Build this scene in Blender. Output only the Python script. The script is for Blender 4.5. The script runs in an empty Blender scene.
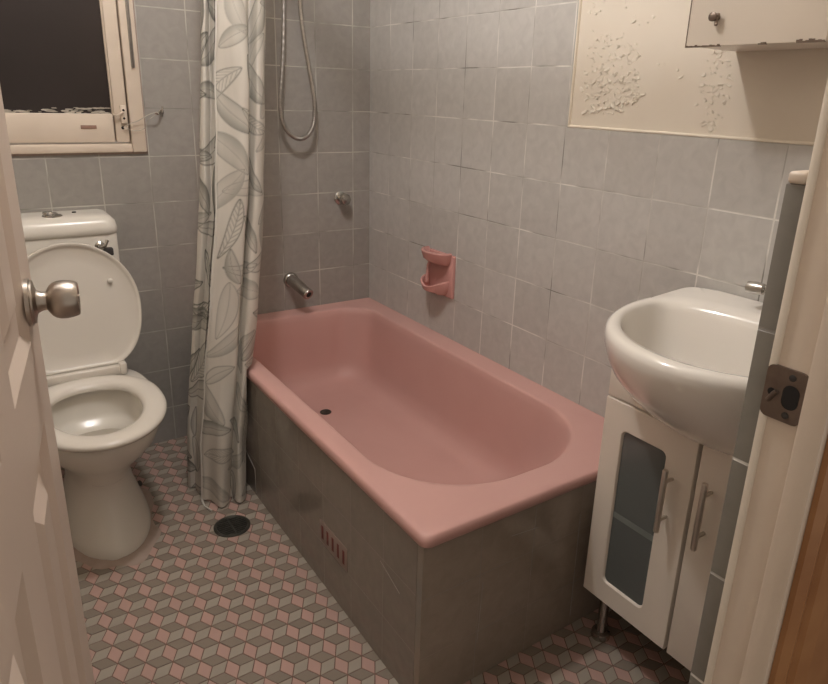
import bpy, bmesh, math, random
from mathutils import Vector, Matrix
R = random.Random(7)
S = bpy.context.scene
COL = S.collection
PI = math.pi

# ------------------------------------------------------------------ materials
def mat(name, col, rough=.5, metal=0., spec=.5, noise=None, bump=None, coat=0., trans=0., sss=0.):
    """noise=(scale, colour2, amount), bump=(scale, strength, distance)"""
    m = bpy.data.materials.new(name); m.use_nodes = True
    nt = m.node_tree; b = nt.nodes['Principled BSDF']
    b.inputs['Base Color'].default_value = (*col, 1)
    b.inputs['Roughness'].default_value = rough
    b.inputs['Metallic'].default_value = metal
    b.inputs['Specular IOR Level'].default_value = spec
    b.inputs['Coat Weight'].default_value = coat
    b.inputs['Transmission Weight'].default_value = trans
    tc = nt.nodes.new('ShaderNodeTexCoord')
    if noise:
        n = nt.nodes.new('ShaderNodeTexNoise'); n.inputs['Scale'].default_value = noise[0]; n.inputs['Detail'].default_value = 5
        nt.links.new(tc.outputs['Object'], n.inputs['Vector'])
        r = nt.nodes.new('ShaderNodeMapRange'); r.inputs[1].default_value = .38; r.inputs[2].default_value = .66
        r.inputs[3].default_value = 0; r.inputs[4].default_value = noise[2]
        nt.links.new(n.outputs['Fac'], r.inputs[0])
        x = nt.nodes.new('ShaderNodeMix'); x.data_type = 'RGBA'
        x.inputs[6].default_value = (*col, 1); x.inputs[7].default_value = (*noise[1], 1)
        nt.links.new(r.outputs[0], x.inputs[0]); nt.links.new(x.outputs[2], b.inputs['Base Color'])
    if bump:
        n2 = nt.nodes.new('ShaderNodeTexNoise'); n2.inputs['Scale'].default_value = bump[0]; n2.inputs['Detail'].default_value = 4
        nt.links.new(tc.outputs['Object'], n2.inputs['Vector'])
        bp = nt.nodes.new('ShaderNodeBump'); bp.inputs['Strength'].default_value = bump[1]; bp.inputs['Distance'].default_value = bump[2]
        nt.links.new(n2.outputs['Fac'], bp.inputs['Height']); nt.links.new(bp.outputs[0], b.inputs['Normal'])
    return m

def tile_mat(name, axis, off, c1=(.345, .335, .315), c2=(.385, .375, .355), grout=(.66, .63, .57), zoff=.133, rough=.33, mort=.0021, wave=.35):
    """glazed 150 mm wall tiles; axis 'x' or 'y' is the horizontal one"""
    m = bpy.data.materials.new(name); m.use_nodes = True
    nt = m.node_tree; L = nt.links.new; N = nt.nodes.new; b = nt.nodes['Principled BSDF']
    tc = N('ShaderNodeTexCoord'); sp = N('ShaderNodeSeparateXYZ'); L(tc.outputs['Object'], sp.inputs[0])
    # slow wobble so that the grout lines are laid by hand
    wob = N('ShaderNodeTexNoise'); wob.inputs['Scale'].default_value = 5; L(tc.outputs['Object'], wob.inputs['Vector'])
    wm = N('ShaderNodeMath'); wm.operation = 'MULTIPLY_ADD'; wm.inputs[1].default_value = .004; wm.inputs[2].default_value = -.002
    L(wob.outputs['Fac'], wm.inputs[0])
    ax = N('ShaderNodeMath'); ax.inputs[1].default_value = -off; L(sp.outputs['X' if axis == 'x' else 'Y'], ax.inputs[0])
    ax2 = N('ShaderNodeMath'); L(ax.outputs[0], ax2.inputs[0]); L(wm.outputs[0], ax2.inputs[1])
    az = N('ShaderNodeMath'); az.inputs[1].default_value = -zoff; L(sp.outputs['Z'], az.inputs[0])
    az2 = N('ShaderNodeMath'); L(az.outputs[0], az2.inputs[0]); L(wm.outputs[0], az2.inputs[1])
    cb = N('ShaderNodeCombineXYZ'); L(ax2.outputs[0], cb.inputs[0]); L(az2.outputs[0], cb.inputs[1])
    br = N('ShaderNodeTexBrick'); br.offset = 0; br.squash = 1
    for k, v in (('Scale', 1), ('Mortar Size', mort), ('Mortar Smooth', .35), ('Brick Width', .152), ('Row Height', .152), ('Bias', 0)): br.inputs[k].default_value = v
    br.inputs['Color1'].default_value = (*c1, 1); br.inputs['Color2'].default_value = (*c2, 1); br.inputs['Mortar'].default_value = (*grout, 1)
    L(cb.outputs[0], br.inputs['Vector'])
    # cloudy glaze
    n = N('ShaderNodeTexNoise'); n.inputs['Scale'].default_value = 34; n.inputs['Detail'].default_value = 7; n.inputs['Distortion'].default_value = .6
    L(tc.outputs['Object'], n.inputs['Vector'])
    mr = N('ShaderNodeMapRange'); mr.inputs[1].default_value = .3; mr.inputs[2].default_value = .75; mr.inputs[3].default_value = .93; mr.inputs[4].default_value = 1.08
    L(n.outputs['Fac'], mr.inputs[0])
    # shadow lines at tile lips put into the grout colour, among pale joints
    n3 = N('ShaderNodeTexNoise'); n3.inputs['Scale'].default_value = 7; n3.inputs['Detail'].default_value = 2; L(tc.outputs['Object'], n3.inputs['Vector'])
    m3 = N('ShaderNodeMapRange'); m3.inputs[1].default_value = .35; m3.inputs[2].default_value = .6; L(n3.outputs['Fac'], m3.inputs[0])
    gm = N('ShaderNodeMix'); gm.data_type = 'RGBA'; gm.inputs[6].default_value = (.25, .235, .21, 1); gm.inputs[7].default_value = (*grout, 1)
    L(m3.outputs[0], gm.inputs[0])
    mul = N('ShaderNodeVectorMath'); mul.operation = 'SCALE'; L(br.outputs['Color'], mul.inputs[0]); L(mr.outputs[0], mul.inputs['Scale'])
    mx = N('ShaderNodeMix'); mx.data_type = 'RGBA'; L(br.outputs['Fac'], mx.inputs[0]); L(mul.outputs[0], mx.inputs[6]); L(gm.outputs[2], mx.inputs[7])
    L(mx.outputs[2], b.inputs['Base Color'])
    rr = N('ShaderNodeMapRange'); rr.inputs[3].default_value = rough; rr.inputs[4].default_value = .8; L(br.outputs['Fac'], rr.inputs[0]); L(rr.outputs[0], b.inputs['Roughness'])
    b.inputs['Specular IOR Level'].default_value = .45
    inv = N('ShaderNodeMath'); inv.operation = 'SUBTRACT'; inv.inputs[0].default_value = 1; L(br.outputs['Fac'], inv.inputs[1])
    bp = N('ShaderNodeBump'); bp.inputs['Strength'].default_value = .6; bp.inputs['Distance'].default_value = .0015; L(inv.outputs[0], bp.inputs['Height'])
    n4 = N('ShaderNodeTexNoise'); n4.inputs['Scale'].default_value = 9; L(tc.outputs['Object'], n4.inputs['Vector'])
    bp2 = N('ShaderNodeBump'); bp2.inputs['Strength'].default_value = wave; bp2.inputs['Distance'].default_value = .004; L(n4.outputs['Fac'], bp2.inputs['Height']); L(bp.outputs[0], bp2.inputs['Normal'])
    L(bp2.outputs[0], b.inputs['Normal'])
    return m

M = {}
M['tile_back'] = tile_mat('glazed tiles back wall', 'x', -.075, c1=(.30, .278, .253), c2=(.335, .312, .285), grout=(.55, .52, .46))  # same tiles as the right wall; its weaker light put into the colour
M['tile_right'] = tile_mat('glazed tiles right wall', 'y', .0036, c1=(.47, .45, .42), c2=(.52, .50, .47), grout=(.74, .71, .66))  # gloss and stronger light on this wall put into a paler tile colour
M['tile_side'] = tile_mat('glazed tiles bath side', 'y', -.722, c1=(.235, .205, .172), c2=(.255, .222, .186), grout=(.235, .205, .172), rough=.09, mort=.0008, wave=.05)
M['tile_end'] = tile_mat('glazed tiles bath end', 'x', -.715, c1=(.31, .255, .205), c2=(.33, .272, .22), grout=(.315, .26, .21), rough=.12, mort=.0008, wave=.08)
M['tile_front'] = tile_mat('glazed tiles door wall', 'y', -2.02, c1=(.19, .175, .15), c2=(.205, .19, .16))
M['plaster'] = mat('cream wall paint', (.69, .625, .53), .6, noise=(6, (.66, .585, .485), .6), bump=(30, .25, .003))
M['lip'] = mat('lit pale paint edge', (.80, .73, .62), .5, noise=(30, (.74, .66, .54), .5))  # lit ledge edge put into a paler paint colour; jamb bead shares it
M['flake'] = mat('lifting cream paint', (.74, .68, .585), .65, bump=(90, .3, .002))
M['bare'] = mat('bare plaster', (.62, .52, .38), .85, bump=(120, .5, .002))
M['cream'] = mat('cream gloss timber paint', (.70, .595, .485), .35, noise=(9, (.64, .535, .43), .6), bump=(35, .12, .003))
M['door'] = mat('cream door paint', (.63, .52, .435), .38, noise=(4, (.59, .485, .40), .5), bump=(40, .08, .002))
M['ceil'] = mat('white ceiling paint', (.75, .71, .64), .8, noise=(5, (.7, .66, .58), .5))
M['wood'] = mat('orange varnished timber', (.37, .18, .075), .35, noise=(14, (.28, .12, .045), .8))
M['china'] = mat('white vitreous china', (.74, .70, .63), .24, coat=.1, noise=(3, (.71, .66, .58), .5))
M['plastic'] = mat('off white seat plastic', (.70, .65, .58), .25, noise=(3, (.67, .61, .53), .5))
M['basin'] = mat('white basin glaze', (.80, .76, .70), .12, coat=.3, noise=(3, (.77, .72, .65), .5))
M['pink'] = mat('pink bath enamel', (.57, .335, .30), .40, spec=.35, noise=(5, (.54, .31, .275), .6))
M['pinkc'] = mat('pink ceramic', (.60, .315, .285), .2, coat=.3, noise=(12, (.56, .28, .25), .6))
M['pinkvent'] = mat('dull pink vent tile', (.27, .20, .165), .3, noise=(30, (.24, .175, .145), .6))
M['slot'] = mat('dark red vent slot', (.17, .035, .03), .7, noise=(40, (.12, .03, .025), .6))
M['chrome'] = mat('worn chrome', (.52, .50, .47), .18, 1., noise=(40, (.38, .36, .33), .6))
M['steel'] = mat('brushed steel', (.46, .41, .36), .32, 1., noise=(60, (.38, .33, .28), .7))
M['satin'] = mat('satin steel', (.62, .57, .51), .42, .85, noise=(50, (.54, .49, .43), .6))
M['hose'] = mat('chrome hose metal', (.42, .39, .36), .35, 1., noise=(60, (.33, .31, .28), .6))
M['bronze'] = mat('tarnished strike metal', (.25, .20, .165), .42, .8, noise=(35, (.16, .12, .095), .8))
M['dark'] = mat('dark hole', (.012, .010, .009), .8, noise=(20, (.02, .016, .013), .5))
M['rubber'] = mat('black rubber', (.035, .03, .028), .6, noise=(20, (.05, .045, .04), .5))
M['drain'] = mat('tarnished drain metal', (.085, .08, .065), .42, .6, noise=(50, (.04, .04, .032), .8))
M['vanity'] = mat('white vanity laminate', (.76, .69, .60), .3, noise=(3, (.72, .65, .56), .5))
M['frost'] = mat('frosted cabinet glass', (.115, .125, .12), .22, noise=(4, (.135, .145, .138), .6))
M['shelf'] = mat('shelf edge behind glass', (.17, .19, .18), .3, noise=(10, (.2, .22, .21), .5))
M['winglass'] = mat('night window glass', (.020, .014, .012), .28, noise=(5, (.030, .020, .018), .7))
M['putty'] = mat('flaking window putty', (.55, .50, .42), .8, noise=(60, (.30, .27, .22), .8))
M['brown'] = mat('brown latch', (.34, .20, .15), .5, noise=(40, (.25, .15, .11), .6))
M['mortar'] = mat('mortar', (.40, .31, .26), .85, noise=(25, (.34, .26, .21), .7), bump=(60, .4, .002))
M['grout'] = mat('dark red grout', (.15, .085, .065), .85, noise=(18, (.21, .125, .10), .8))
M['tpink'] = mat('pink mosaic tile', (.47, .30, .255), .42, noise=(9, (.41, .265, .225), .7))
M['tlight'] = mat('light grey mosaic tile', (.35, .31, .255), .42, noise=(9, (.31, .27, .22), .7))
M['tdark'] = mat('dark grey mosaic tile', (.215, .18, .145), .42, noise=(9, (.245, .205, .165), .7))
M['groutline'] = mat('pale grout line', (.36, .33, .29), .8, noise=(30, (.28, .26, .23), .6))
M['hall'] = mat('hall floor boards', (.22, .13, .08), .4, noise=(8, (.17, .10, .06), .6))
M['steelrod'] = mat('white curtain rail', (.65, .62, .57), .4, noise=(10, (.6, .57, .5), .5))

# ------------------------------------------------------------------ mesh helpers
def obj(name, bm, m, parent=None, smooth=True, angle=35, loc=None):
    bmesh.ops.recalc_face_normals(bm, faces=bm.faces[:])
    me = bpy.data.meshes.new(name)
    if smooth:
        for f in bm.faces: f.smooth = True
    bm.to_mesh(me); bm.free()
    for x in (m if isinstance(m, (list, tuple)) else [m]): me.materials.append(x)
    if smooth: me.set_sharp_from_angle(angle=math.radians(angle))
    o = bpy.data.objects.new(name, me); COL.objects.link(o)
    if parent is not None:
        o.parent = parent
        w = Vector((0, 0, 0)); p = parent
        while p is not None:                      # meshes are given in room coordinates
            w += p.location; p = p.parent
        if loc is None: o.location = -w
        else: o.location = loc
    return o

def tag(o, label=None, cat=None, group=None, kind=None):
    if label: o['label'] = label
    if cat: o['category'] = cat
    if group: o['group'] = group
    if kind: o['kind'] = kind
    return o

def thing(name, label, cat, loc):
    o = bpy.data.objects.new(name, None); COL.objects.link(o); o.location = loc; o.empty_display_size = .05
    return tag(o, label, cat)

def bx(bm, x0, x1, y0, y1, z0, z1, bev=0, seg=2, mi=0):
    vs = [bm.verts.new((x, y, z)) for x in (x0, x1) for y in (y0, y1) for z in (z0, z1)]
    fs = [bm.faces.new([vs[i] for i in q]) for q in ((0, 1, 3, 2), (4, 6, 7, 5), (0, 4, 5, 1), (2, 3, 7, 6), (0, 2, 6, 4), (1, 5, 7, 3))]
    for f in fs: f.material_index = mi
    if bev:
        es = list({e for f in fs for e in f.edges})
        r = bmesh.ops.bevel(bm, geom=es, offset=bev, segments=seg, affect='EDGES', profile=.5)
        for f in r['faces']: f.material_index = mi
    return fs

def box(*a, **k):
    bm = bmesh.new(); bx(bm, *a, **k); return bm

def loft(bm, rings, cap0=True, cap1=True, closed=True, mi=0):
    vr = [[bm.verts.new(p) for p in r] for r in rings]
    n = len(vr[0])
    for a, b in zip(vr, vr[1:]):
        for i in range(n if closed else n - 1):
            j = (i + 1) % n
            f = bm.faces.new((a[i], a[j], b[j], b[i])); f.material_index = mi
    if cap0: bm.faces.new(vr[0][::-1]).material_index = mi
    if cap1: bm.faces.new(vr[-1]).material_index = mi
    return vr

def frame_of(d):
    d = d.normalized(); u = d.orthogonal().normalized(); return u, d.cross(u)

def lathe(bm, origin, axis, prof, n=32, mi=0, cap0=True, cap1=True):
    """prof: (distance along the axis, radius)"""
    o = Vector(origin); a = Vector(axis).normalized(); u, v = frame_of(a)
    rings = [[o + a * h + (u * math.cos(2 * PI * i / n) + v * math.sin(2 * PI * i / n)) * max(r, 1e-4) for i in range(n)] for h, r in prof]
    return loft(bm, rings, cap0, cap1, True, mi)

def tube(bm, pts, r, n=10, mi=0):
    pts = [Vector(p) for p in pts]; u = None; rings = []
    for i, p in enumerate(pts):
        t = (pts[min(i + 1, len(pts) - 1)] - pts[max(i - 1, 0)]).normalized()
        if u is None: u = t.orthogonal().normalized()
        u = (u - t * u.dot(t)).normalized(); v = t.cross(u)
        rr = r[i] if isinstance(r, (list, tuple)) else r
        rings.append([p + (u * math.cos(2 * PI * k / n) + v * math.sin(2 * PI * k / n)) * rr for k in range(n)])
    loft(bm, rings, True, True, True, mi)

def crom(pts, per=8, closed=False):
    P = [Vector(p) for p in pts]; n = len(P); out = []
    for i in range(n if closed else n - 1):
        if closed: a, b, c, d = P[(i - 1) % n], P[i], P[(i + 1) % n], P[(i + 2) % n]
        else: a, b, c, d = P[max(i - 1, 0)], P[i], P[i + 1], P[min(i + 2, n - 1)]
        for k in range(per):
            t = k / per
            out.append(.5 * ((2 * b) + (c - a) * t + (2 * a - 5 * b + 4 * c - d) * t * t + (3 * b - a - 3 * c + d) * t ** 3))
    if not closed: out.append(P[-1])
    return out

def sgnpow(v, e): return math.copysign(abs(v) ** e, v)
def lerp(a, b, t): return a + (b - a) * t
def interp(tab, x):
    """tab: rows (x, values...), x rising"""
    if x <= tab[0][0]: return tab[0][1:]
    for a, b in zip(tab, tab[1:]):
        if x <= b[0]:
            t = (x - a[0]) / (b[0] - a[0]); return tuple(lerp(p, q, t) for p, q in zip(a[1:], b[1:]))
    return tab[-1][1:]

# ------------------------------------------------------------------ the room
XL, YF, ZC = -1.70, -2.069, 2.40
LEDGE = 1.197                    # top of the low tiling
# floor: rhombille mosaic, real tiles in a dark grout bed
bm = bmesh.new()
bx(bm, XL, .012, YF - .075, .012, -.06, -.0012, mi=0)
s = .0359; hx, hy = -1.087, -1.0715
def quad(c, e1, e2, mi):
    g = .0011
    pts = [c, c + e1, c + e1 + e2, c + e2]
    m_ = sum(pts, Vector((0, 0, 0))) / 4
    pts = [p + (m_ - p).normalized() * g * (2.0 if (p - m_).length > s * .7 else 1.25) for p in pts]
    lo = [bm.verts.new((p.x, p.y, -.003)) for p in pts]
    h = R.uniform(-.00025, .0003); tx, ty = R.uniform(-.006, .006), R.uniform(-.006, .006)
    pin = [p + (m_ - p).normalized() * .0010 for p in pts]
    hi = [bm.verts.new((p.x, p.y, h - .0005 + tx * (p.x - m_.x) + ty * (p.y - m_.y))) for p in pts]
    tp = [bm.verts.new((p.x, p.y, h + tx * (p.x - m_.x) + ty * (p.y - m_.y))) for p in pin]
    for i in range(4):
        j = (i + 1) % 4
        bm.faces.new((lo[i], lo[j], hi[j], hi[i])).material_index = mi
        bm.faces.new((hi[i], hi[j], tp[j], tp[i])).material_index = mi
    bm.faces.new(tp).material_index = mi
def e(d): return Vector((math.cos(math.radians(d)), math.sin(math.radians(d)), 0)) * s
d_ = s * math.sqrt(3)
for i in range(-16, 40):
    for j in range(-40, 40):
        c = Vector((hx + i * d_ * math.cos(PI / 6), hy + i * d_ * .5 - j * d_, 0))
        if not (XL + .03 < c.x < -.02 and YF - .03 < c.y < .028): continue
        if c.x > -.66 and c.y > -1.42: continue          # the bath stands here
        if (c - Vector((-.8385, -.645, 0))).length < .02: pass
        quad(c, e(-60), e(60), 1)
        quad(c, e(60), e(180), 2)
        quad(c, e(180), e(-60), 3)
floor = tag(obj('floor', bm, [M['grout'], M['tpink'], M['tlight'], M['tdark']], smooth=False), kind='structure')

# back wall, around the window opening
WX0, WX1, WZ0, WZ1 = -1.56, -.843, 1.06, 1.95
bm = bmesh.new()
for a in ((XL, WX0, 0, ZC), (WX1, .05, 0, ZC), (WX0, WX1, 0, WZ0), (WX0, WX1, WZ1, ZC)):
    bx(bm, a[0], a[1], 0, .10, a[2], a[3])
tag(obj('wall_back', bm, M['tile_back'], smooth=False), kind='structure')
# right wall: plaster, with the tiles 12 mm proud of it
bm = bmesh.new()
bx(bm, .007, .11, YF - .07, 0, 0, ZC, mi=0)
PY = -1.0655
bx(bm, 0, .0069, PY, 0, 0, ZC, mi=1)
bx(bm, 0, .0069, YF, PY, 0, LEDGE - .003, mi=1)
# painted bullnose along the top of the low tiles and down the edge of the tall ones
bx(bm, -.0006, .010, YF, PY - .004, LEDGE - .003, LEDGE + .004, bev=.003, mi=2)
bx(bm, .0002, .010, PY - .005, PY, LEDGE - .003, ZC, bev=.002, mi=2)
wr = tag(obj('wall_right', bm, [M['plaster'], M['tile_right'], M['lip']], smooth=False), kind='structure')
# lifting paint flakes: thin curled chips and long torn edges on the plaster
bm = bmesh.new()
def flake(y, z, r, lift, asp=1.0):
    n = R.randint(6, 9); a0 = R.uniform(0, 2 * PI); rot = R.uniform(-.7, .7); la = R.uniform(0, 2 * PI)
    base = []; top = []
    for i in range(n):
        a = a0 + 2 * PI * i / n; q = r * R.uniform(.6, 1.15)
        dy, dz = q * math.cos(a), q * math.sin(a) * asp
        dy, dz = dy * math.cos(rot) - dz * math.sin(rot), dy * math.sin(rot) + dz * math.cos(rot)
        h = lift * (.35 + .65 * max(0, math.cos(a - la)))
        base.append((.0072, y + dy * 1.02, z + dz * 1.02)); top.append((.0066 - h, y + dy, z + dz))
    loft(bm, [base, top])
for (yc, zc, ry, rz, k) in ((-1.185, 1.33, .095, .10, 210), (-1.20, 1.28, .10, .05, 75), (-1.48, 1.29, .04, .085, 80), (-1.12, 1.47, .03, .06, 14), (-1.21, 1.49, .02, .02, 4), (-1.27, 1.44, .03, .03, 6), (-1.36, 1.33, .05, .03, 4)):
    for _ in range(k):
        a = R.uniform(0, 2 * PI); q = math.sqrt(R.random())
        flake(yc + ry * q * math.cos(a), zc + rz * q * math.sin(a), R.choice((R.uniform(.0015, .004), R.uniform(.002, .005), R.uniform(.004, .009))), R.uniform(.0008, .0036), R.uniform(.2, .75))
def ridge(pts, w, h):
    for (y, z), (y2, z2) in zip(pts, pts[1:]):
        n = 3
        for k in range(n):
            t = (k + .5) / n; flake(lerp(y, y2, t) + R.uniform(-.002, .002), lerp(z, z2, t) + R.uniform(-.002, .002), w * R.uniform(.8, 1.2), h, .55)
ridge([(-1.11, 1.235), (-1.15, 1.238), (-1.19, 1.25), (-1.23, 1.262), (-1.27, 1.262), (-1.285, 1.285)], .008, .004)
tag(obj('peeling_paint', bm, M['flake'], wr, smooth=False), 'curled flakes of cream paint')
# worn plaster zones between the flakes
# left wall, ceiling, door wall
tag(obj('wall_left', box(XL - .1, XL, YF - .07, .1, 0, ZC), M['plaster'], smooth=False), kind='structure')
tag(obj('ceiling', box(XL - .1, .11, YF - .07, .1, ZC, ZC + .05), M['ceil'], smooth=False), kind='structure')
JX, JL = -.70, -1.44
YH = -2.138
bm = bmesh.new()
bx(bm, JX + .02, .011, YH + .004, YF, 0, ZC, mi=0)
bx(bm, XL, JL - .02, YH + .004, YF, 0, ZC, mi=0)
bx(bm, JL - .02, JX + .02, YH + .004, YF, 2.06, ZC, mi=0)
bx(bm, JX, -.001, YF + .0005, -2.049, 0, LEDGE - .004, bev=.0016, seg=2, mi=1)
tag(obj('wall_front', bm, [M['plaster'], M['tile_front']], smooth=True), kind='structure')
# painted sloping cap on top of the door wall tiles
bm = bmesh.new()
bx(bm, JX - .002, -.002, YF + .0005, -2.050, LEDGE - .004, LEDGE + .008, bev=.004, seg=3)
tag(obj('trim_1', bm, M['cream']), kind='structure')
# door jamb on the strike side with its stop, then the varnished hall architrave
bm = bmesh.new()
bx(bm, JX, JX + .02, YH, YF - .0015, 0, 2.06, bev=.002, seg=3)
bx(bm, JX - .010, JX + .001, YH, -2.112, 0, 2.06, bev=.003, seg=2)
bx(bm, JX - .0025, JX + .016, YF - .0085, YF + .0003, 0, 2.06, bev=.002, seg=2, mi=1)
jamb = tag(obj('trim_2', bm, [M['cream'], M['lip']]), kind='structure')
bm = bmesh.new()
bx(bm, JL - .02, JL, YH, YF, 0, 2.06, bev=.003)
bx(bm, JL, JX, YH, YF, 2.04, 2.06, bev=.003)
tag(obj('trim_3', bm, M['cream']), kind='structure')
bm = bmesh.new()
prof = [(JX + .0, YH), (JX + .0, YH - .006), (JX + .012, YH - .012), (JX + .020, YH - .010), (JX + .024, YH - .016), (JX + .045, YH - .020), (JX + .055, YH - .016), (JX + .07, YH - .017), (JX + .12, YH - .019), (JX + .135, YH - .006), (JX + .135, YH)]
loft(bm, [[(x, y, z) for x, y in prof] for z in (0, 2.1)])
tag(obj('trim_4', bm, M['wood'], angle=20), kind='structure')
# hall floor outside the door
tag(obj('floor_hall', box(-2.4, 1.0, -3.4, YF - .0755, -.06, -.001), M['hall'], smooth=False), kind='structure')

# strike plate let into the jamb
sp = []
def plate_poly(y0, y1, z0, z1, r):
    out = []
    for cy, cz, a0 in ((y1 - r, z1 - r, 0), (y0 + r, z1 - r, 90), (y0 + r, z0 + r, 180), (y1 - r, z0 + r, 270)):
        for k in range(5):
            a = math.radians(a0 + k * 22.5); out.append((cy + r * math.cos(a), cz + r * math.sin(a)))
    return out
bm = bmesh.new()
pp = plate_poly(-2.111, -2.0695, .957, 1.014, .007)
loft(bm, [[(JX + .001, y, z) for y, z in pp], [(JX - .0032, y, z) for y, z in pp]])
spo = obj('strike_plate', bm, M['bronze'], jamb); spo['label'] = 'tarnished metal strike plate'
bm = bmesh.new()
pp = plate_poly(-2.106, -2.089, .972, .998, .008)
loft(bm, [[(JX - .0028, y, z) for y, z in pp], [(JX - .0037, y, z) for y, z in pp]])
lathe(bm, (JX - .0026, -2.078, .985), (-1, 0, 0), [(0, .0042), (.0012, .0042)], 12)
obj('latch_hole', bm, M['dark'], spo, loc=(0, 0, 0))
for z in (.965, 1.006):
    bm = bmesh.new(); lathe(bm, (JX - .0026, -2.096, z), (-1, 0, 0), [(0, .0038), (.0014, .0036), (.002, .001)], 12)
    obj('screw', bm, M['rubber'], spo, loc=(0, 0, 0))
bm = bmesh.new(); tube(bm, [(JX - .0045, -2.076, .975), (JX - .0055, -2.081, .984), (JX - .0055, -2.084, .988)], .0024, 8)
obj('latch_tongue', bm, M['bronze'], spo, loc=(0, 0, 0))

# ------------------------------------------------------------------ door leaf, swung into the room
TH = math.radians(9); H = Vector((-1.415, -2.05, 0)); DW = .737
dd = Vector((math.sin(TH), math.cos(TH), 0)); dn = Vector((math.cos(TH), -math.sin(TH), 0))
# local frame: X = away from the face (towards the room), Y = along the leaf, Z up
def place_leaf(o):
    o.matrix_world = Matrix.Translation(H) @ Matrix(((dn.x, dd.x, 0, 0), (dn.y, dd.y, 0, 0), (0, 0, 1, 0), (0, 0, 0, 1)))
bm = bmesh.new()
cols = [(.630, .415), (.300, .100)]; rows = [(.20, .825), (.940, 1.86)]
ys = [0, .100, .300, .415, .630, DW]; zs = [.012, .20, .825, .940, 1.86, 2.03]
T0 = -.036
for i in (0, 2, 4): bx(bm, T0, 0, ys[i], ys[i + 1], zs[0], zs[-1])
for i in (1, 3):
    for k in (0, 2, 4): bx(bm, T0, 0, ys[i], ys[i + 1], zs[k], zs[k + 1])
def rect(y0, y1, z0, z1, x, ins): return [(x, y0 + ins, z0 + ins), (x, y1 - ins, z0 + ins), (x, y1 - ins, z1 - ins), (x, y0 + ins, z1 - ins)]
for (ya, yb) in ((.415, .630), (.100, .300)):
    for (za, zb) in rows:
        loft(bm, [rect(ya, yb, za, zb, .0, 0), rect(ya, yb, za, zb, -.001, .002), rect(ya, yb, za, zb, -.010, .016), rect(ya, yb, za, zb, -.010, .050), rect(ya, yb, za, zb, -.001, .072), rect(ya, yb, za, zb, -.001, .076)], cap0=False)
        loft(bm, [rect(ya, yb, za, zb, T0 + .004, 0), rect(ya, yb, za, zb, -.012, 0)])
door = obj('door_1', bm, M['door'], angle=12); place_leaf(door); tag(door, kind='structure')
def dobj(name, bm, m, parent): 
    o = obj(name, bm, m, parent, loc=(0, 0, 0)); return o
KD, KZ = .652, .988
bm = bmesh.new()
lathe(bm, (0, KD, KZ), (1, 0, 0), [(0, .0305), (.004, .0305), (.0085, .028), (.0095, .022), (.012, .0155), (.018, .0125), (.023, .0125), (.025, .0165), (.028, .0205), (.032, .0236), (.038, .0256), (.045, .0260), (.052, .0250), (.058, .0235), (.061, .0215), (.0615, .019), (.060, .017), (.060, .004), (.061, .0035), (.061, .0001)], 40)
kn = dobj('door_knob', bm, M['steel'], door); kn['label'] = 'round brushed metal knob'
bm = bmesh.new(); lathe(bm, (0, KD, KZ), (1, 0, 0), [(.0001, .0315), (.005, .0312), (.0065, .029)], 40)
dobj('rosette', bm, M['steel'], kn)
bm = bmesh.new(); lathe(bm, (.059, KD, KZ), (1, 0, 0), [(0, .006), (.0025, .0055), (.003, .001)], 16)
dobj('lock_button', bm, M['bronze'], kn)

# ------------------------------------------------------------------ window
bm = bmesh.new()
bx(bm, -.886, -.843, -.014, .06, WZ0, WZ1, bev=.004)
bx(bm, WX0, -.886, -.014, .06, WZ0, WZ0 + .027, bev=.004)
bx(bm, WX0, WX0 + .04, -.014, .06, WZ0, WZ1, bev=.004)
bx(bm, WX0, -.886, -.014, .06, WZ1 - .04, WZ1, bev=.004)
bx(bm, -.8435, -.838, -.004, .01, WZ0 - .004, WZ1, mi=1)
bx(bm, WX0, -.838, -.004, .01, WZ0 - .006, WZ0 + .001, mi=1)
win = tag(obj('window_1', bm, [M['cream'], M['mortar']]), kind='structure')
bm = bmesh.new()
bx(bm, -.930, -.890, -.006, .04, 1.091, WZ1 - .045, bev=.004)
bx(bm, -.934, -.927, .004, .03, 1.17, WZ1 - .06, bev=.003)
bx(bm, WX0 + .044, -.934, -.006, .04, 1.091, 1.178, bev=.004)
bx(bm, WX0 + .044, WX0 + .09, -.006, .04, 1.091, WZ1 - .045, bev=.004)
bx(bm, WX0 + .06, -.92, -.006, .04, WZ1 - .1, WZ1 - .045, bev=.004)
sash = obj('window_sash', bm, M['cream'], win)
obj('glass_pane', box(WX0 + .08, -.93, .012, .018, 1.165, WZ1 - .08), M['winglass'], sash, loc=(0, 0, 0))
bm = bmesh.new()
for k in range(46):
    x = R.uniform(-1.26, -.94); r_ = R.uniform(.004, .013); z = 1.181 + R.uniform(-.003, .006) + (.008 if x > -1.15 and R.random() < .4 else 0)
    n = 7; a0 = R.uniform(0, 6)
    pts = [(x + r_ * 1.5 * R.uniform(.6, 1.2) * math.cos(a0 + 2 * PI * i / n), z + r_ * .28 * R.uniform(.6, 1.2) * math.sin(a0 + 2 * PI * i / n)) for i in range(n)]
    loft(bm, [[(a, .012, b) for a, b in pts], [(a, R.uniform(.005, .009), b) for a, b in pts]])
obj('putty', bm, M['putty'], sash, loc=(0, 0, 0))['label'] = 'flaking putty and paint along the glass edge'
obj('latch_keeper', box(-1.030, -.985, -.0085, -.004, 1.1325, 1.1435, bev=.001), M['brown'], sash, loc=(0, 0, 0))
bm = bmesh.new(); bx(bm, -.912, -.894, -.016, -.004, 1.150, 1.205, bev=.002)
cat = obj('catch_plate', bm, M['cream'], sash, loc=(0, 0, 0))
bm = bmesh.new()
for z in (1.165, 1.190): lathe(bm, (-.903, -.0155, z), (0, -1, 0), [(0, .0038), (.001, .0038)], 12)
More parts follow.
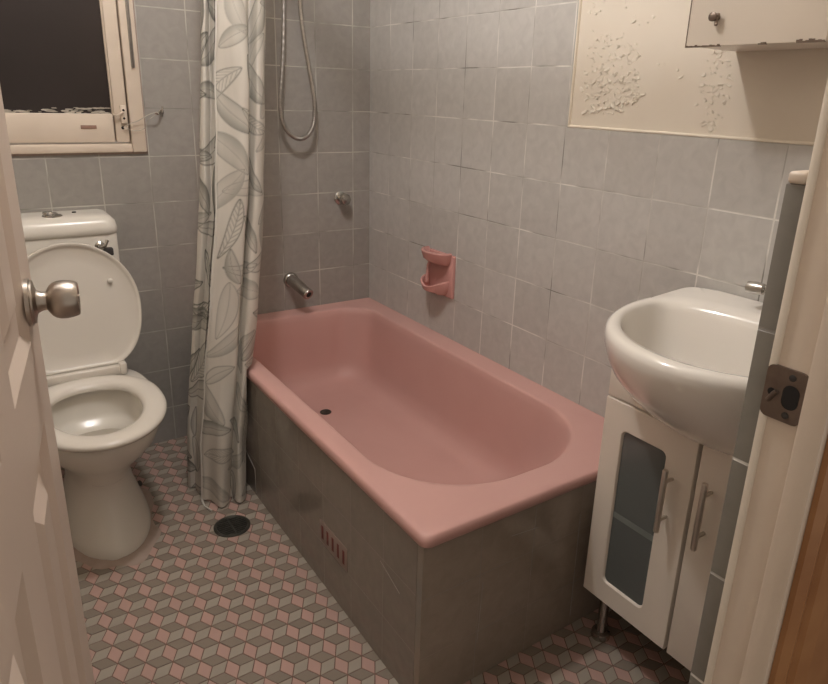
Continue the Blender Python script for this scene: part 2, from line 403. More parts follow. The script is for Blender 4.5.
lathe(bm, (-.908, -.006, 1.136), (0, -1, 0), [(0, .005), (.002, .005)], 12)
obj('screw_hole', bm, M['dark'], sash, loc=(0, 0, 0))
bm = bmesh.new(); tube(bm, crom([(-.932, -.012, 1.176), (-.925, -.026, 1.174), (-.912, -.026, 1.182), (-.905, -.018, 1.184)], 5), .0035, 8)
obj('catch_lever', bm, M['cream'], sash, loc=(0, 0, 0))
obj('sash_stay', box(-.866, -.856, -.022, -.0135, 1.318, 1.80, bev=.002), M['hose'], win, loc=(0, 0, 0))['label'] = 'grey metal stay bar'

# chrome hook on the tiles, and the thin wire looped from the catch to it
hk = thing('wall_hook', 'small chrome hook screwed to grey tiles right of the window', 'hook', (-.785, 0, 1.186))
bm = bmesh.new(); lathe(bm, (-.785, .0, 1.186), (0, -1, 0), [(-.001, .0085), (.003, .0085), (.005, .006)], 20); obj('mounting_plate', bm, M['chrome'], hk)
bm = bmesh.new(); tube(bm, crom([(-.785, -.003, 1.186), (-.792, -.020, 1.183), (-.803, -.036, 1.180), (-.812, -.040, 1.183)], 5), .0032, 8)
tube(bm, crom([(-.785, -.006, 1.172), (-.784, -.012, 1.186), (-.782, -.010, 1.203)], 5), .0028, 8)
obj('hook_arm', bm, M['chrome'], hk)
bm = bmesh.new(); tube(bm, crom([(-.908, -.018, 1.137), (-.888, -.026, 1.150), (-.862, -.030, 1.160), (-.835, -.036, 1.177), (-.810, -.043, 1.186), (-.800, -.037, 1.179)], 6), .0013, 6)
tube(bm, crom([(-.908, -.018, 1.137), (-.880, -.022, 1.128), (-.850, -.026, 1.133), (-.835, -.036, 1.160), (-.810, -.041, 1.180)], 6), .0011, 6)
tag(obj('wire', bm, M['putty']), 'thin pale wire looped from the window catch to the chrome hook', 'wire')

# ------------------------------------------------------------------ bath surround and bath
BX, BY = -.715, -1.483
bath = thing('bathtub', 'pink built-in bathtub with grey tiled sides along the right wall', 'bathtub', (-.36, -.74, 0))
bm = bmesh.new()
bx(bm, BX, BX + .02, BY + .0205, -.001, .0, .418, bev=.0008)
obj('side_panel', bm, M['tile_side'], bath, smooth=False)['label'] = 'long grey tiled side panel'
bm = bmesh.new()
bx(bm, BX, -.001, BY, BY + .02, .0, .418, bev=.0012)
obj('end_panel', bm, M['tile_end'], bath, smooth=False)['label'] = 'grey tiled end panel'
# cut piece of tile near the wall end, outlined by pale grout
bm = bmesh.new(); tube(bm, [(BX - .0005, -.40, .150), (BX - .0005, -.470, .118), (BX - .0005, -.521, .098), (BX - .0005, -.5205, .008)], .0014, 6)
obj('grout_line', bm, M['groutline'], bath)
for q in ([(BX, -1.318, .275), (BX, -1.40, .245)], [(-.5535, BY, .262), (-.5595, BY, .10)], [(-.263, BY, .33), (-.256, BY, .03)], [(-.411, BY, .40), (-.411, BY, .22)], [(-.480, BY, .352), (-.40, BY, .345)]):
    bm = bmesh.new(); tube(bm, q, .0008, 6); obj('grout_line', bm, M['groutline'], bath)
# small pink vent let into the side
bm = bmesh.new(); bx(bm, BX - .0018, BX + .001, -1.160, -1.008, .134, .202, bev=.001); vt = obj('vent', bm, M['pinkvent'], bath); vt['label'] = 'small pink slotted vent tile'
bm = bmesh.new()
for k in range(5):
    y = -1.024 - k * .0295; bx(bm, BX - .0026, BX - .0012, y - .0052, y + .0052, .148, .188, bev=.0006)
obj('vent_slots', bm, M['slot'], vt, loc=(0, 0, 0))
# the tub itself
def rr_ring(x0, x1, y0, y1, rn, rf, z, n=96):
    """rounded rectangle; rn/rf corner radii at the near and the far end"""
    out = []
    def arc(cx, cy, r, a0, a1, k):
        for i in range(k): 
            a = math.radians(lerp(a0, a1, i / (k - 1))); out.append((cx + r * math.cos(a), cy + r * math.sin(a), z))
    k = n // 4
    arc(x1 - rn, y0 + rn, rn, -90, 0, k); arc(x1 - rf, y1 - rf, rf, 0, 90, k)
    arc(x0 + rf, y1 - rf, rf, 90, 180, k); arc(x0 + rn, y0 + rn, rn, 180, 270, k)
    return out
ins = [(.0, .0), (.004, .0)]
X0, X1, Y0, Y1 = -.7185, -.0005, -1.492, -.0005
RG = [rr_ring(X0 + .012, X1 - .002, Y0 + .012, Y1, .012, .004, .417),
      rr_ring(X0 + .002, X1, Y0 + .002, Y1, .018, .004, .4145),
      rr_ring(X0, X1, Y0, Y1, .02, .004, .416),
      rr_ring(X0 - .001, X1, Y0 - .001, Y1, .022, .004, .428),
      rr_ring(X0 + .002, X1, Y0 + .002, Y1, .024, .004, .4375),
      rr_ring(X0 + .006, X1 - .001, Y0 + .006, Y1 - .001, .026, .005, .4410),
      rr_ring(X0 + .028, X1 - .012, Y0 + .03, Y1 - .012, .04, .012, .4400),
      rr_ring(-.664, -.068, -1.408, -.066, .25, .11, .4385),
      rr_ring(-.6595, -.0725, -1.404, -.0705, .255, .112, .4372),
      rr_ring(-.656, -.076, -1.400, -.074, .258, .113, .432),
      rr_ring(-.653, -.080, -1.394, -.078, .26, .114, .41),
      rr_ring(-.648, -.088, -1.366, -.083, .255, .115, .35),
      rr_ring(-.642, -.097, -1.328, -.090, .245, .115, .28),
      rr_ring(-.634, -.107, -1.285, -.098, .232, .115, .22),
      rr_ring(-.622, -.120, -1.245, -.110, .215, .11, .176),
      rr_ring(-.598, -.146, -1.20, -.136, .19, .10, .156),
      rr_ring(-.560, -.185, -1.14, -.175, .15, .08, .1475),
      rr_ring(-.50, -.240, -1.06, -.240, .11, .06, .145)]
bm = bmesh.new(); loft(bm, RG, cap0=False)
obj('tub', bm, M['pink'], bath, angle=50)['label'] = 'pink enamelled tub'
bm = bmesh.new(); lathe(bm, (-.380, -.352, .1462), (0, 0, 1), [(0, .021), (.0015, .021), (.002, .018), (.0005, .016), (.0005, .001)], 24)
obj('plug_hole', bm, M['drain'], bath)

# ------------------------------------------------------------------ soap holder
sh = thing('soap_holder', 'pink ceramic soap holder set in the grey tiles above the bath', 'soap holder', (0, -.524, .592))
bm = bmesh.new(); bx(bm, -.012, .003, -.601, -.448, .592, .744, bev=.005, seg=3); obj('back_plate', bm, M['pinkc'], sh)
def half_ring(yc, ry, d, z, n=24, p=.75):
    return [(-.010 - d * abs(math.sin(PI * i / (n - 1))) ** p, yc + ry * math.cos(PI * i / (n - 1)), z) for i in range(n)]
def ushape(bm, yc, ry, d, zt, zb, wall, dip=0.):
    """open tray: outer skin, rim and hollow"""
    o = lambda ry, d, z: half_ring(yc, ry, d, z)
    rings = [o(ry * .80, d * .55, zb), o(ry * .93, d * .85, zb + (zt - zb) * .3), o(ry, d, zt - .004), o(ry - .002, d - .002, zt), o(ry - wall, d - wall, zt), o(ry - wall - .002, d - wall - .002, zt - .005), o(ry * .72, d * .45, zb + .006)]
    if dip: rings = [[(x, y, z - dip * min(1, max(0, (z - zb) / (zt - zb))) * math.sin(PI * i / (len(q) - 1)) ** 2) for i, (x, y, z) in enumerate(q)] for q in rings]
    vr = loft(bm, rings, cap0=True, cap1=True, closed=False)
bm = bmesh.new(); ushape(bm, -.517, .073, .058, .752, .708, .010); obj('glass_ring', bm, M['pinkc'], sh)['label'] = 'upper rim with a shallow hollow'
bm = bmesh.new(); ushape(bm, -.516, .066, .060, .652, .600, .007, .022); obj('soap_tray', bm, M['pinkc'], sh)['label'] = 'rounded lower tray'
bm = bmesh.new()
tube(bm, [(-.012, -.470, .712), (-.026, -.474, .69), (-.034, -.478, .648), (-.034, -.478, .630)], .006, 8)
obj('side_post', bm, M['pinkc'], sh)

# ------------------------------------------------------------------ taps over the bath, shower
sk = thing('shower_tap', 'chrome tap with round handle on back wall above the spout', 'tap', (-.133, 0, .869))
bm = bmesh.new(); lathe(bm, (-.133, .001, .869), (0, -1, 0), [(0, .026), (.004, .026), (.007, .022), (.009, .014), (.03, .012)], 28); obj('flange', bm, M['chrome'], sk)
bm = bmesh.new(); lathe(bm, (-.133, -.028, .869), (0, -1, 0), [(0, .013), (.003, .020), (.010, .0235), (.020, .0235), (.026, .020), (.028, .013), (.028, .001)], 8)
hd = obj('tap_handle', bm, M['chrome'], sk, angle=20)
bm = bmesh.new(); lathe(bm, (-.133, -.0555, .869), (0, -1, 0), [(0, .008), (.002, .007), (.003, .001)], 16); obj('cap', bm, M['chrome'], hd, loc=(0, 0, 0))
st = thing('bath_spout', 'chrome bath spout on the back wall over the pink tub', 'spout', (-.352, 0, .565))
bm = bmesh.new(); lathe(bm, (-.352, .001, .562), (0, -1, 0), [(0, .030), (.006, .030), (.013, .026), (.016, .020)], 28); obj('flange', bm, M['chrome'], st)
bm = bmesh.new()
p = crom([(-.352, -.006, .562), (-.351, -.03, .560), (-.346, -.06, .552), (-.338, -.09, .540), (-.331, -.112, .530)], 5)
tube(bm, p, [lerp(.0235, .0205, i / (len(p) - 1)) for i in range(len(p))], 20)
obj('spout_body', bm, M['chrome'], st)
bm = bmesh.new(); dv = (p[-1] - p[-2]).normalized(); lathe(bm, p[-1] - dv * .004, dv, [(0, .0222), (.006, .0228), (.010, .0212)], 20); obj('nozzle', bm, M['chrome'], st)
bm = bmesh.new(); lathe(bm, p[-1] + dv * .0055, dv, [(0, .0115), (.0012, .0115)], 16); obj('outlet', bm, M['dark'], st)

hs = thing('shower_hose', 'chrome shower hose hanging in a loop on the back wall', 'hose', (-.318, -.03, 1.10))
bm = bmesh.new()
pts = [(-.358, -.028, 1.98), (-.358, -.035, 1.80), (-.3605, -.04, 1.56), (-.374, -.05, 1.38), (-.392, -.060, 1.25), (-.393, -.060, 1.185), (-.377, -.060, 1.135), (-.348, -.060, 1.108), (-.319, -.060, 1.101), (-.292, -.060, 1.113), (-.272, -.060, 1.143), (-.264, -.060, 1.185), (-.265, -.060, 1.25), (-.275, -.05, 1.34), (-.294, -.04, 1.48), (-.298, -.035, 1.56), (-.306, -.03, 1.75), (-.310, -.03, 1.92)]
pp = crom(pts, 26); rad = [.0075 + .0005 * math.sin(i * 1.6) for i in range(len(pp))]
tube(bm, pp, rad, 10); obj('hose_tube', bm, M['hose'], hs)
bm = bmesh.new(); bx(bm, -.322, -.298, -.036, .001, 1.90, 1.94, bev=.004); obj('wall_outlet', bm, M['chrome'], hs)
bm = bmesh.new(); bx(bm, -.370, -.346, -.036, .001, 1.965, 2.0, bev=.004); obj('handset_bracket', bm, M['chrome'], hs)

# ------------------------------------------------------------------ floor drain
dr = thing('floor_drain', 'round dark floor drain grate beside the shower curtain', 'drain', (-.838, -.643, 0))
bm = bmesh.new(); lathe(bm, (-.838, -.643, .0005), (0, 0, 1), [(0, .054), (.003, .054), (.0042, .051), (.0042, .046), (.0025, .044)], 40, cap1=False); obj('ring', bm, M['drain'], dr)
bm = bmesh.new(); lathe(bm, (-.838, -.643, .0006), (0, 0, 1), [(0, .0445), (.0008, .0445)], 40); obj('well', bm, M['dark'], dr)
bm = bmesh.new()
for k in range(-4, 5):
    w = math.sqrt(.044 ** 2 - (k * .0095) ** 2); bx(bm, -.838 - w, -.838 + w, -.643 + k * .0095 - .0017, -.643 + k * .0095 + .0017, .001, .0034, bev=.0006)
bx(bm, -.840, -.836, -.686, -.600, .0012, .0036)
obj('grate', bm, M['drain'], dr)

# ------------------------------------------------------------------ toilet
TX = -1.148
wc = thing('toilet', 'white toilet with raised seat lid standing against the back wall', 'toilet', (TX, -.42, 0))
def egg(hw, yb, yf, z, n=64, pf=2.0, pb=2.6, x0=TX):
    """pf/pb: superellipse exponents of the front and back halves"""
    yc = yb - (yb - yf) * .45; out = []
    for i in range(n):
        a = 2 * PI * i / n; c, s_ = math.cos(a), math.sin(a)
        p_ = pf if s_ < 0 else pb
        x = x0 + hw * sgnpow(c, 2 / p_); y = yc + (yb - yc if s_ > 0 else yc - yf) * sgnpow(s_, 2 / p_)
        out.append((x, y, z))
    return out
outer = [(.0, .120, -.20, -.628), (.012, .121, -.20, -.630), (.03, .117, -.20, -.622), (.07, .105, -.21, -.598), (.12, .090, -.21, -.568), (.165, .084, -.21, -.556), (.20, .086, -.205, -.560), (.24, .102, -.20, -.590), (.285, .134, -.19, -.645), (.33, .162, -.18, -.698), (.365, .173, -.17, -.724), (.385, .176, -.165, -.733), (.398, .175, -.165, -.732), (.403, .168, -.17, -.726)]
inner = [(.403, .128, -.33, -.688), (.397, .120, -.335, -.680), (.36, .120, -.337, -.672), (.325, .117, -.342, -.664), (.308, .112, -.35, -.650), (.302, .098, -.37, -.625), (.27, .086, -.38, -.605), (.20, .06, -.40, -.56), (.15, .04, -.42, -.52)]
bm = bmesh.new(); loft(bm, [egg(h, b, f, z, pb=3.2) for z, h, b, f in outer] + [egg(h, b, f, z) for z, h, b, f in inner])
obj('bowl', bm, M['china'], wc, angle=60)
bm = bmesh.new(); loft(bm, [egg(.090, -.376, -.613, .2840), egg(.091, -.375, -.614, .2860)])
obj('water', bm, mat('toilet water', (.40, .36, .30), .30, noise=(3, (.46, .42, .36), .5)), wc)
# seat ring
so = [(.404, .172, -.29, -.742), (.406, .177, -.287, -.750), (.414, .180, -.285, -.754), (.421, .177, -.287, -.751), (.4255, .168, -.292, -.743), (.4265, .150, -.305, -.722), (.4235, .128, -.342, -.694), (.418, .119, -.352, -.684), (.410, .116, -.354, -.680), (.404, .116, -.354, -.680)]
bm = bmesh.new()
rg = [egg(h, b, f, z, pb=2.4) for z, h, b, f in so]; rg.append(rg[0]); 
vr = loft(bm, rg, False, False); bmesh.ops.remove_doubles(bm, verts=bm.verts[:], dist=1e-5)
obj('seat', bm, M['plastic'], wc, angle=60)
# lid: raised, leaning back on the cistern
hy0, hz0 = -.268, .427; tilt = math.radians(8.0)
def lidp(a, b, t): # a across, b up the lid, t towards the room
    return (TX + .007 + a, hy0 + b * math.sin(tilt) - t * math.cos(tilt), hz0 + b * math.cos(tilt) + t * math.sin(tilt))
def lid_out(k, n=72):
    out = []
    for i in range(n):
        a = -PI / 2 + 2 * PI * i / n; c, s_ = math.cos(a), math.sin(a)
        if s_ >= 0: x, y = (.186 - k) * c, .200 + (.200 - k) * s_
        else: x, y = (.186 - k) * sgnpow(c, 2 / 2.9), .200 + (.198 - k) * sgnpow(s_, 2 / 2.3)
        y = max(y, .018 + k * .6); out.append((x, y))
    return out
def lring(k, t): return [lidp(x, y, t) for x, y in lid_out(k)]
bm = bmesh.new()
loft(bm, [lring(.014, -.010), lring(.004, -.008), lring(.0, -.002), lring(0, .006), lring(.002, .0095), lring(.008, .0095), lring(.011, .006), lring(.018, .0015), lring(.06, .0005)])
lid = obj('lid', bm, M['plastic'], wc, angle=50)
for a, b in ((.108, .275), (-.108, .275)):
    bm = bmesh.new(); q = lidp(a, b, .0); lathe(bm, q, (0, -math.cos(tilt), math.sin(tilt)), [(0, .008), (.008, .0075), (.010, .004)], 12)
    obj('bumper', bm, M['plastic'], lid, loc=(0, 0, 0))
bm = bmesh.new()
bx(bm, TX - .125, TX + .125, hy0 - .024, hy0 + .006, hz0 - .012, hz0 + .018, bev=.005, seg=3)
bx(bm, TX + .104, TX + .125, hy0 - .028, hy0 + .006, hz0 - .012, hz0 + .024, bev=.005, seg=3)
obj('hinge_bar', bm, M['plastic'], lid, loc=(0, 0, 0))
# cistern
bm = bmesh.new(); bx(bm, TX - .163, TX + .163, -.168, -.004, .47, .858, bev=.022, seg=5)
ci = obj('cistern', bm, M['china'], wc)
bm = bmesh.new()
def rbox(hx_, y0, y1, r, z): 
    return [(TX + x, y, z_) for x, y, z_ in rr_ring(-hx_, hx_, y0, y1, r, .01, z, 64)]
loft(bm, [rbox(.164, -.169, -.003, .03, .829), rbox(.167, -.172, -.002, .034, .831), rbox(.167, -.173, -.002, .034, .848), rbox(.163, -.168, -.003, .034, .868), rbox(.152, -.156, -.006, .032, .880), rbox(.135, -.138, -.012, .03, .885), rbox(.05, -.10, -.04, .02, .887)])
obj('cistern_lid', bm, M['china'], ci, loc=(0, 0, 0), angle=60)
bm = bmesh.new(); lathe(bm, (-1.152, -.110, .884), (0, 0, 1), [(0, .028), (.003, .028), (.006, .024), (.007, .016), (.010, .016), (.012, .012), (.012, .001)], 28)
bx(bm, -1.176, -1.150, -.122, -.098, .887, .900, bev=.004)
obj('flush_button', bm, M['chrome'], ci, loc=(0, 0, 0))
bm = bmesh.new(); lathe(bm, (-1.088, -.075, .882), (0, 0, 1), [(0, .007), (.008, .006), (.009, .001)], 14)
obj('plug', bm, M['rubber'], ci, loc=(0, 0, 0))
bm = bmesh.new(); lathe(bm, (-1.040, -.165, .795), (0, -1, 0), [(0, .015), (.006, .015), (.010, .009), (.022, .009)], 16)
tube(bm, [(-1.040, -.184, .795), (-1.028, -.190, .800), (-1.020, -.186, .815)], .005, 8)
lv = obj('flush_lever', bm, M['chrome'], ci, loc=(0, 0, 0))
bm = bmesh.new(); bx(bm, -1.034, -1.006, -.188, -.166, .766, .790, bev=.004); obj('lever_boss', bm, M['rubber'], lv, loc=(0, 0, 0))
# flush pipe, rubber cone, foot bolts, mortar bedding
bm = bmesh.new(); bx(bm, TX - .10, TX + .10, -.185, -.02, .36, .475, bev=.03, seg=4); obj('flush_neck', bm, M['china'], wc)
bm = bmesh.new(); lathe(bm, (TX - .02, -.215, .19), (0, 1, 0), [(0, .062), (.03, .065), (.04, .055), (.2, .052), (.213, .06)], 24); obj('pan_connector', bm, M['rubber'], wc)
for x, y, z in ((TX - .104, -.38, .075), (TX - .108, -.44, .045), (TX + .104, -.38, .075)):
    bm = bmesh.new(); lathe(bm, (x, y, z), (1 if x > TX else -1, 0, .2), [(0, .010), (.008, .009), (.011, .003)], 12)
    obj('foot_bolt', bm, M['rubber'], wc)
bm = bmesh.new()
def blob(k, z):
    out = []
    for i, (x, y, _) in enumerate(egg(.121 + k, -.19, -.632 - k, z, pb=3)):
        w = 1 + .04 * math.sin(i * .9) + .05 * math.sin(i * .37 + 1) + (.10 if math.sin(i * 2 * PI / 64) < -.55 else 0) * (k > .01)
        out.append((TX + (x - TX) * w, -.42 + (y + .42) * w, z))
    return out
loft(bm, [blob(.014, .0002), blob(.010, .0015), blob(.003, .005)])
obj('mortar_bed', bm, M['mortar'], wc)['label'] = 'smeared mortar around the foot'

# ------------------------------------------------------------------ vanity unit
VX, VZ0, VZ1 = -.26, .143, .651
Y0v, Y1v = -1.515, -1.990
van = thing('vanity_cabinet', 'narrow white vanity cabinet with frosted glass door, under the basin', 'cabinet', (-.13, -1.752, 0))
bm = bmesh.new()
for a in ((-.241, -.001, Y0v - .017, Y0v - .001, VZ0 + .002, .765), (-.241, -.001, Y1v, Y1v + .016, VZ0 + .002, .765), (-.241, -.001, Y1v, Y0v - .001, VZ0 + .002, VZ0 + .018), (-.010, -.001, Y1v, Y0v - .001, VZ0 + .002, .765), (VX + .002, -.240, Y1v, Y0v - .001, VZ1 + .004, .765)): bx(bm, *a, bev=.0012)
obj('body', bm, M['vanity'], van)
def rrect(y0, y1, z0, z1, r, x, k=6):
    out = []
    for cy, cz, a0 in ((y1 - r, z1 - r, 0), (y0 + r, z1 - r, 90), (y0 + r, z0 + r, 180), (y1 - r, z0 + r, 270)):
        for i in range(k): a = math.radians(a0 + 90 * i / (k - 1)); out.append((x, cy + r * math.cos(a), cz + r * math.sin(a)))
    return out
gy0, gy1, gz0, gz1 = -1.679, -1.569, .200, .588
def glazed_door(y0, y1, gy0, gy1):
    bm = bmesh.new()
    G = lambda k, x: rrect(gy0 - k, gy1 + k, gz0 - k, gz1 + k, .013 + k * .5, x)
    Od = lambda k, x: rrect(y0 + k, y1 - k, VZ0 + k, VZ1 - k, .0015, x)
    loft(bm, [G(0, VX + .015), G(0, VX + .004), G(.003, VX), Od(.001, VX), Od(0, VX + .002), Od(0, VX + .017), Od(.02, VX + .017)], cap0=False, cap1=False)
    d = obj('door', bm, M['vanity'], van, angle=30)
    bm = bmesh.new(); loft(bm, [rrect(gy0 - .004, gy1 + .004, gz0 - .004, gz1 + .004, .013, VX + .009), rrect(gy0 - .004, gy1 + .004, gz0 - .004, gz1 + .004, .013, VX + .006)])
    g = obj('glass_panel', bm, M['frost'], d, loc=(0, 0, 0), smooth=False); g['label'] = 'frosted grey glass'
    bm = bmesh.new(); bx(bm, VX + .0052, VX + .0062, gy0 - .002, gy1 + .002, .372, .386); obj('shelf_edge', bm, M['shelf'], d, loc=(0, 0, 0))
    return d
def handle(y, z0, z1, parent):
    bm = bmesh.new()
    x = VX - .027
    tube(bm, [(x, y, z0), (x, y, z0 + .002), (x, y, z1 - .002), (x, y, z1)], [.005, .006, .006, .005], 14)
    for z in (z0 + .028, z1 - .028): tube(bm, [(VX + .0005, y, z), (x, y, z)], .0042, 10)
    obj('handle', bm, M['satin'], parent, loc=(0, 0, 0))['label'] = 'slim metal bar handle'
d1 = glazed_door(-1.7475, Y0v, gy0, gy1); d1['label'] = 'door with a frosted glass panel'
handle(-1.703, .425, .570, d1)
bm = bmesh.new(); bx(bm, VX, VX + .017, Y1v, -1.7555, VZ0, VZ1, bev=.0015)
bx(bm, VX - .0004, VX, -1.880, -1.876, .30, .60, mi=0)
d2 = obj('door', bm, M['vanity'], van); d2['label'] = 'plain white door'
handle(-1.789, .437, .585, d2)
for x in (-.215, -.04):
    for y in (Y0v - .035, Y1v + .035):
        bm = bmesh.new(); lathe(bm, (x, y, 0), (0, 0, 1), [(.0, .023), (.004, .024), (.016, .022), (.020, .013), (.03, .0115), (VZ0 + .003, .0115)], 24)
        obj('leg', bm, M['chrome'], van)['label'] = 'short chrome leg with round foot'

# ------------------------------------------------------------------ basin
YC = -1.755
def bring(z, a, b, w, n=80, xc=-.15, ex=7, wb=None, dz=0):
    out = []
    for i in range(n):
        t = 2 * PI * i / n; c, s_ = math.cos(t), math.sin(t)
        if c >= 0:
            x = xc - a * c; y = w * s_
        else:
            x = xc + b * sgnpow(-c, 2 / ex); y = w * sgnpow(s_, 2 / ex)
            if wb: y *= lerp(1, wb / w, ((x - xc) / max(b, 1e-6)))
        zz = z + dz * max(0, (x + .13) / .13)
        out.append((x, YC + y, zz))
    return out
bs = thing('wash_basin', 'white oval-fronted wash basin on the vanity beside the door wall', 'basin', (-.2, YC, .651))
outer = [(.642, .105, .11, .130), (.652, .125, .13, .158), (.664, .150, .14, .185), (.688, .186, .146, .213), (.722, .228, .148, .232), (.760, .268, .149, .243), (.795, .293, .149, .249), (.825, .306, .149, .252), (.845, .309, .149, .252), (.855, .306, .149, .249), (.8595, .299, .147, .243)]
rings = [bring(z, a, b, w, ex=14, wb=.217 * w / .252, dz=.012 * (z > .8)) for z, a, b, w in outer]
def iring(z, xc, a, b, w, ex=2.4, dz=0):
    return bring(z, a, b, w, xc=xc, ex=ex, dz=dz)
rings += [iring(.8600, -.153, .290, .143, .240, 9, .012), iring(.8602, -.158, .280, .125, .237, 5, .012), iring(.8600, -.165, .270, .100, .233, 3.2, .012), iring(.8585, -.175, .250, .090, .224, 2.8, .012), iring(.853, -.18, .240, .082, .219, 2.6), iring(.84, -.182, .233, .079, .214, 2.5), iring(.81, -.185, .220, .074, .204), iring(.78, -.188, .203, .068, .191), iring(.75, -.19, .180, .06, .172), iring(.725, -.19, .148, .05, .145), iring(.708, -.19, .108, .04, .108), iring(.700, -.19, .064, .03, .064), iring(.698, -.19, .025, .022, .025)]
bm = bmesh.new(); loft(bm, rings)
obj('bowl', bm, M['basin'], bs, angle=60)
bm = bmesh.new(); lathe(bm, (-.185, YC, .6985), (0, 0, 1), [(0, .02), (.002, .02), (.002, .012)], 20); obj('waste', bm, M['chrome'], bs)
bm = bmesh.new(); lathe(bm, (-.113, YC + .0, .820), (-1, 0, .35), [(-.006, .009), (.001, .009), (.002, .007)], 20); obj('overflow_ring', bm, M['basin'], bs)
tp = thing('basin_mixer', 'chrome mixer tap on the back ledge of the white basin', 'tap', (-.055, YC, .862))
bm = bmesh.new(); lathe(bm, (-.055, YC, .862), (0, 0, 1), [(0, .027), (.004, .026), (.008, .021), (.05, .020), (.056, .016)], 24)
tube(bm, [(-.06, YC, .885), (-.085, YC, .892), (-.105, YC, .886), (-.115, YC, .876)], [.014, .013, .012, .011], 14)
obj('tap_body', bm, M['chrome'], tp)
bm = bmesh.new(); tube(bm, [(-.055, YC, .918), (-.056, YC + .03, .921), (-.058, YC + .055, .915)], .0055, 10)
lathe(bm, (-.058, YC + .045, .914), (-.1, 1, -.05), [(0, .006), (.004, .0115), (.020, .0135), (.036, .0115), (.040, .004)], 18)
obj('lever', bm, M['chrome'], tp)

# ------------------------------------------------------------------ wall cabinet
CX, CY0, CY1, CZ = -.162, -1.517, -1.785, 1.367
cb = thing('wall_cabinet', 'white wall cabinet with chipped lower edge above the basin', 'cabinet', (-.08, -1.65, CZ))
bm = bmesh.new(); bx(bm, CX + .018, .0068, CY1, CY0, CZ + .002, 1.86, bev=.002); obj('body', bm, M['vanity'], cb)
bm = bmesh.new(); bx(bm, CX, CX + .0165, CY1 + .001, CY0 - .001, CZ, 1.86, bev=.0025)
dcb = obj('door', bm, M['vanity'], cb)
bm = bmesh.new()
def strip(y0, y1, n, hmax):   # worn dark chipboard showing along the lower edge
    for k in range(n):
        a, b = lerp(y0, y1, k / n), lerp(y0, y1, (k + 1) / n); h = hmax * R.uniform(.35, 1)
        bx(bm, CX - .0006, CX + .004, b, a + .0002, CZ - .0008, CZ + h)
strip(CY0 - .001, CY0 - .075, 14, .0035); strip(CY0 - .15, CY0 - .165, 3, .003); strip(-1.735, CY1 + .003, 9, .006)
bx(bm, CX - .0005, CX + .004, CY0 - .0026, CY0 - .0008, CZ, 1.86)
obj('worn_edge', bm, mat('worn chipboard edge', (.17, .12, .085), .8, noise=(60, (.10, .07, .05), .7)), dcb, loc=(0, 0, 0))
bm = bmesh.new(); lathe(bm, (CX + .001, -1.579, 1.416), (-1, 0, 0), [(0, .006), (.010, .005), (.014, .008), (.018, .008), (.020, .004)], 14)
tube(bm, [(CX - .008, -1.571, 1.421), (CX - .010, -1.588, 1.419)], .0032, 8); tube(bm, [(CX - .006, -1.580, 1.416), (CX - .012, -1.586, 1.402)], .0032, 8)
obj('knob', bm, M['bronze'], dcb, loc=(0, 0, 0))['label'] = 'small tarnished knob'

# ------------------------------------------------------------------ shower curtain
rod = thing('curtain_rod', 'white shower curtain rail running above the bath edge', 'curtain rod', (-.63, -1.03, 1.96))
bm = bmesh.new(); tube(bm, [(-.63, .001, 1.96), (-.63, YF - .001, 1.96)], .0125, 16); obj('rail', bm, M['steelrod'], rod)
cur = thing('shower_curtain', 'off-white shower curtain with grey leaf print, bunched at the bath corner', 'shower curtain', (-.81, -.45, 0))
# plan of the gathered cloth: p across the view, q towards the doorway
plan = [(-.047, .058), (-.040, .066), (-.020, .068), (.004, .070), (.026, .066), (.040, .054), (.044, .026), (.051, .030), (.064, .052), (.078, .044), (.088, .020), (.091, -.006), (.080, -.030), (.060, -.040), (.040, -.020), (.022, -.016), (.010, -.036), (-.010, -.052), (-.036, -.054), (-.060, -.040), (-.076, -.030), (-.090, -.006), (-.092, .018), (-.082, .032), (-.072, .020), (-.066, .008), (-.058, .022), (-.052, .034), (-.046, .020), (-.030, .016)]
axis = [(0, -.826), (.2, -.812), (.37, -.790), (.44, -.782), (.68, -.751), (.95, -.716), (1.15, -.700), (1.5, -.680), (1.75, -.665), (1.93, -.652)]
pl = crom([(a, b, 0) for a, b in plan], 9)
NS = len(pl)
arc = [0]
for a, b in zip(pl, pl[1:]): arc.append(arc[-1] + (b - a).length)
AL = arc[-1]
ux, uy = .951, -.31      # p axis
qx, qy = -.31, -.951     # q axis
NZ = 760
ZT = 1.935
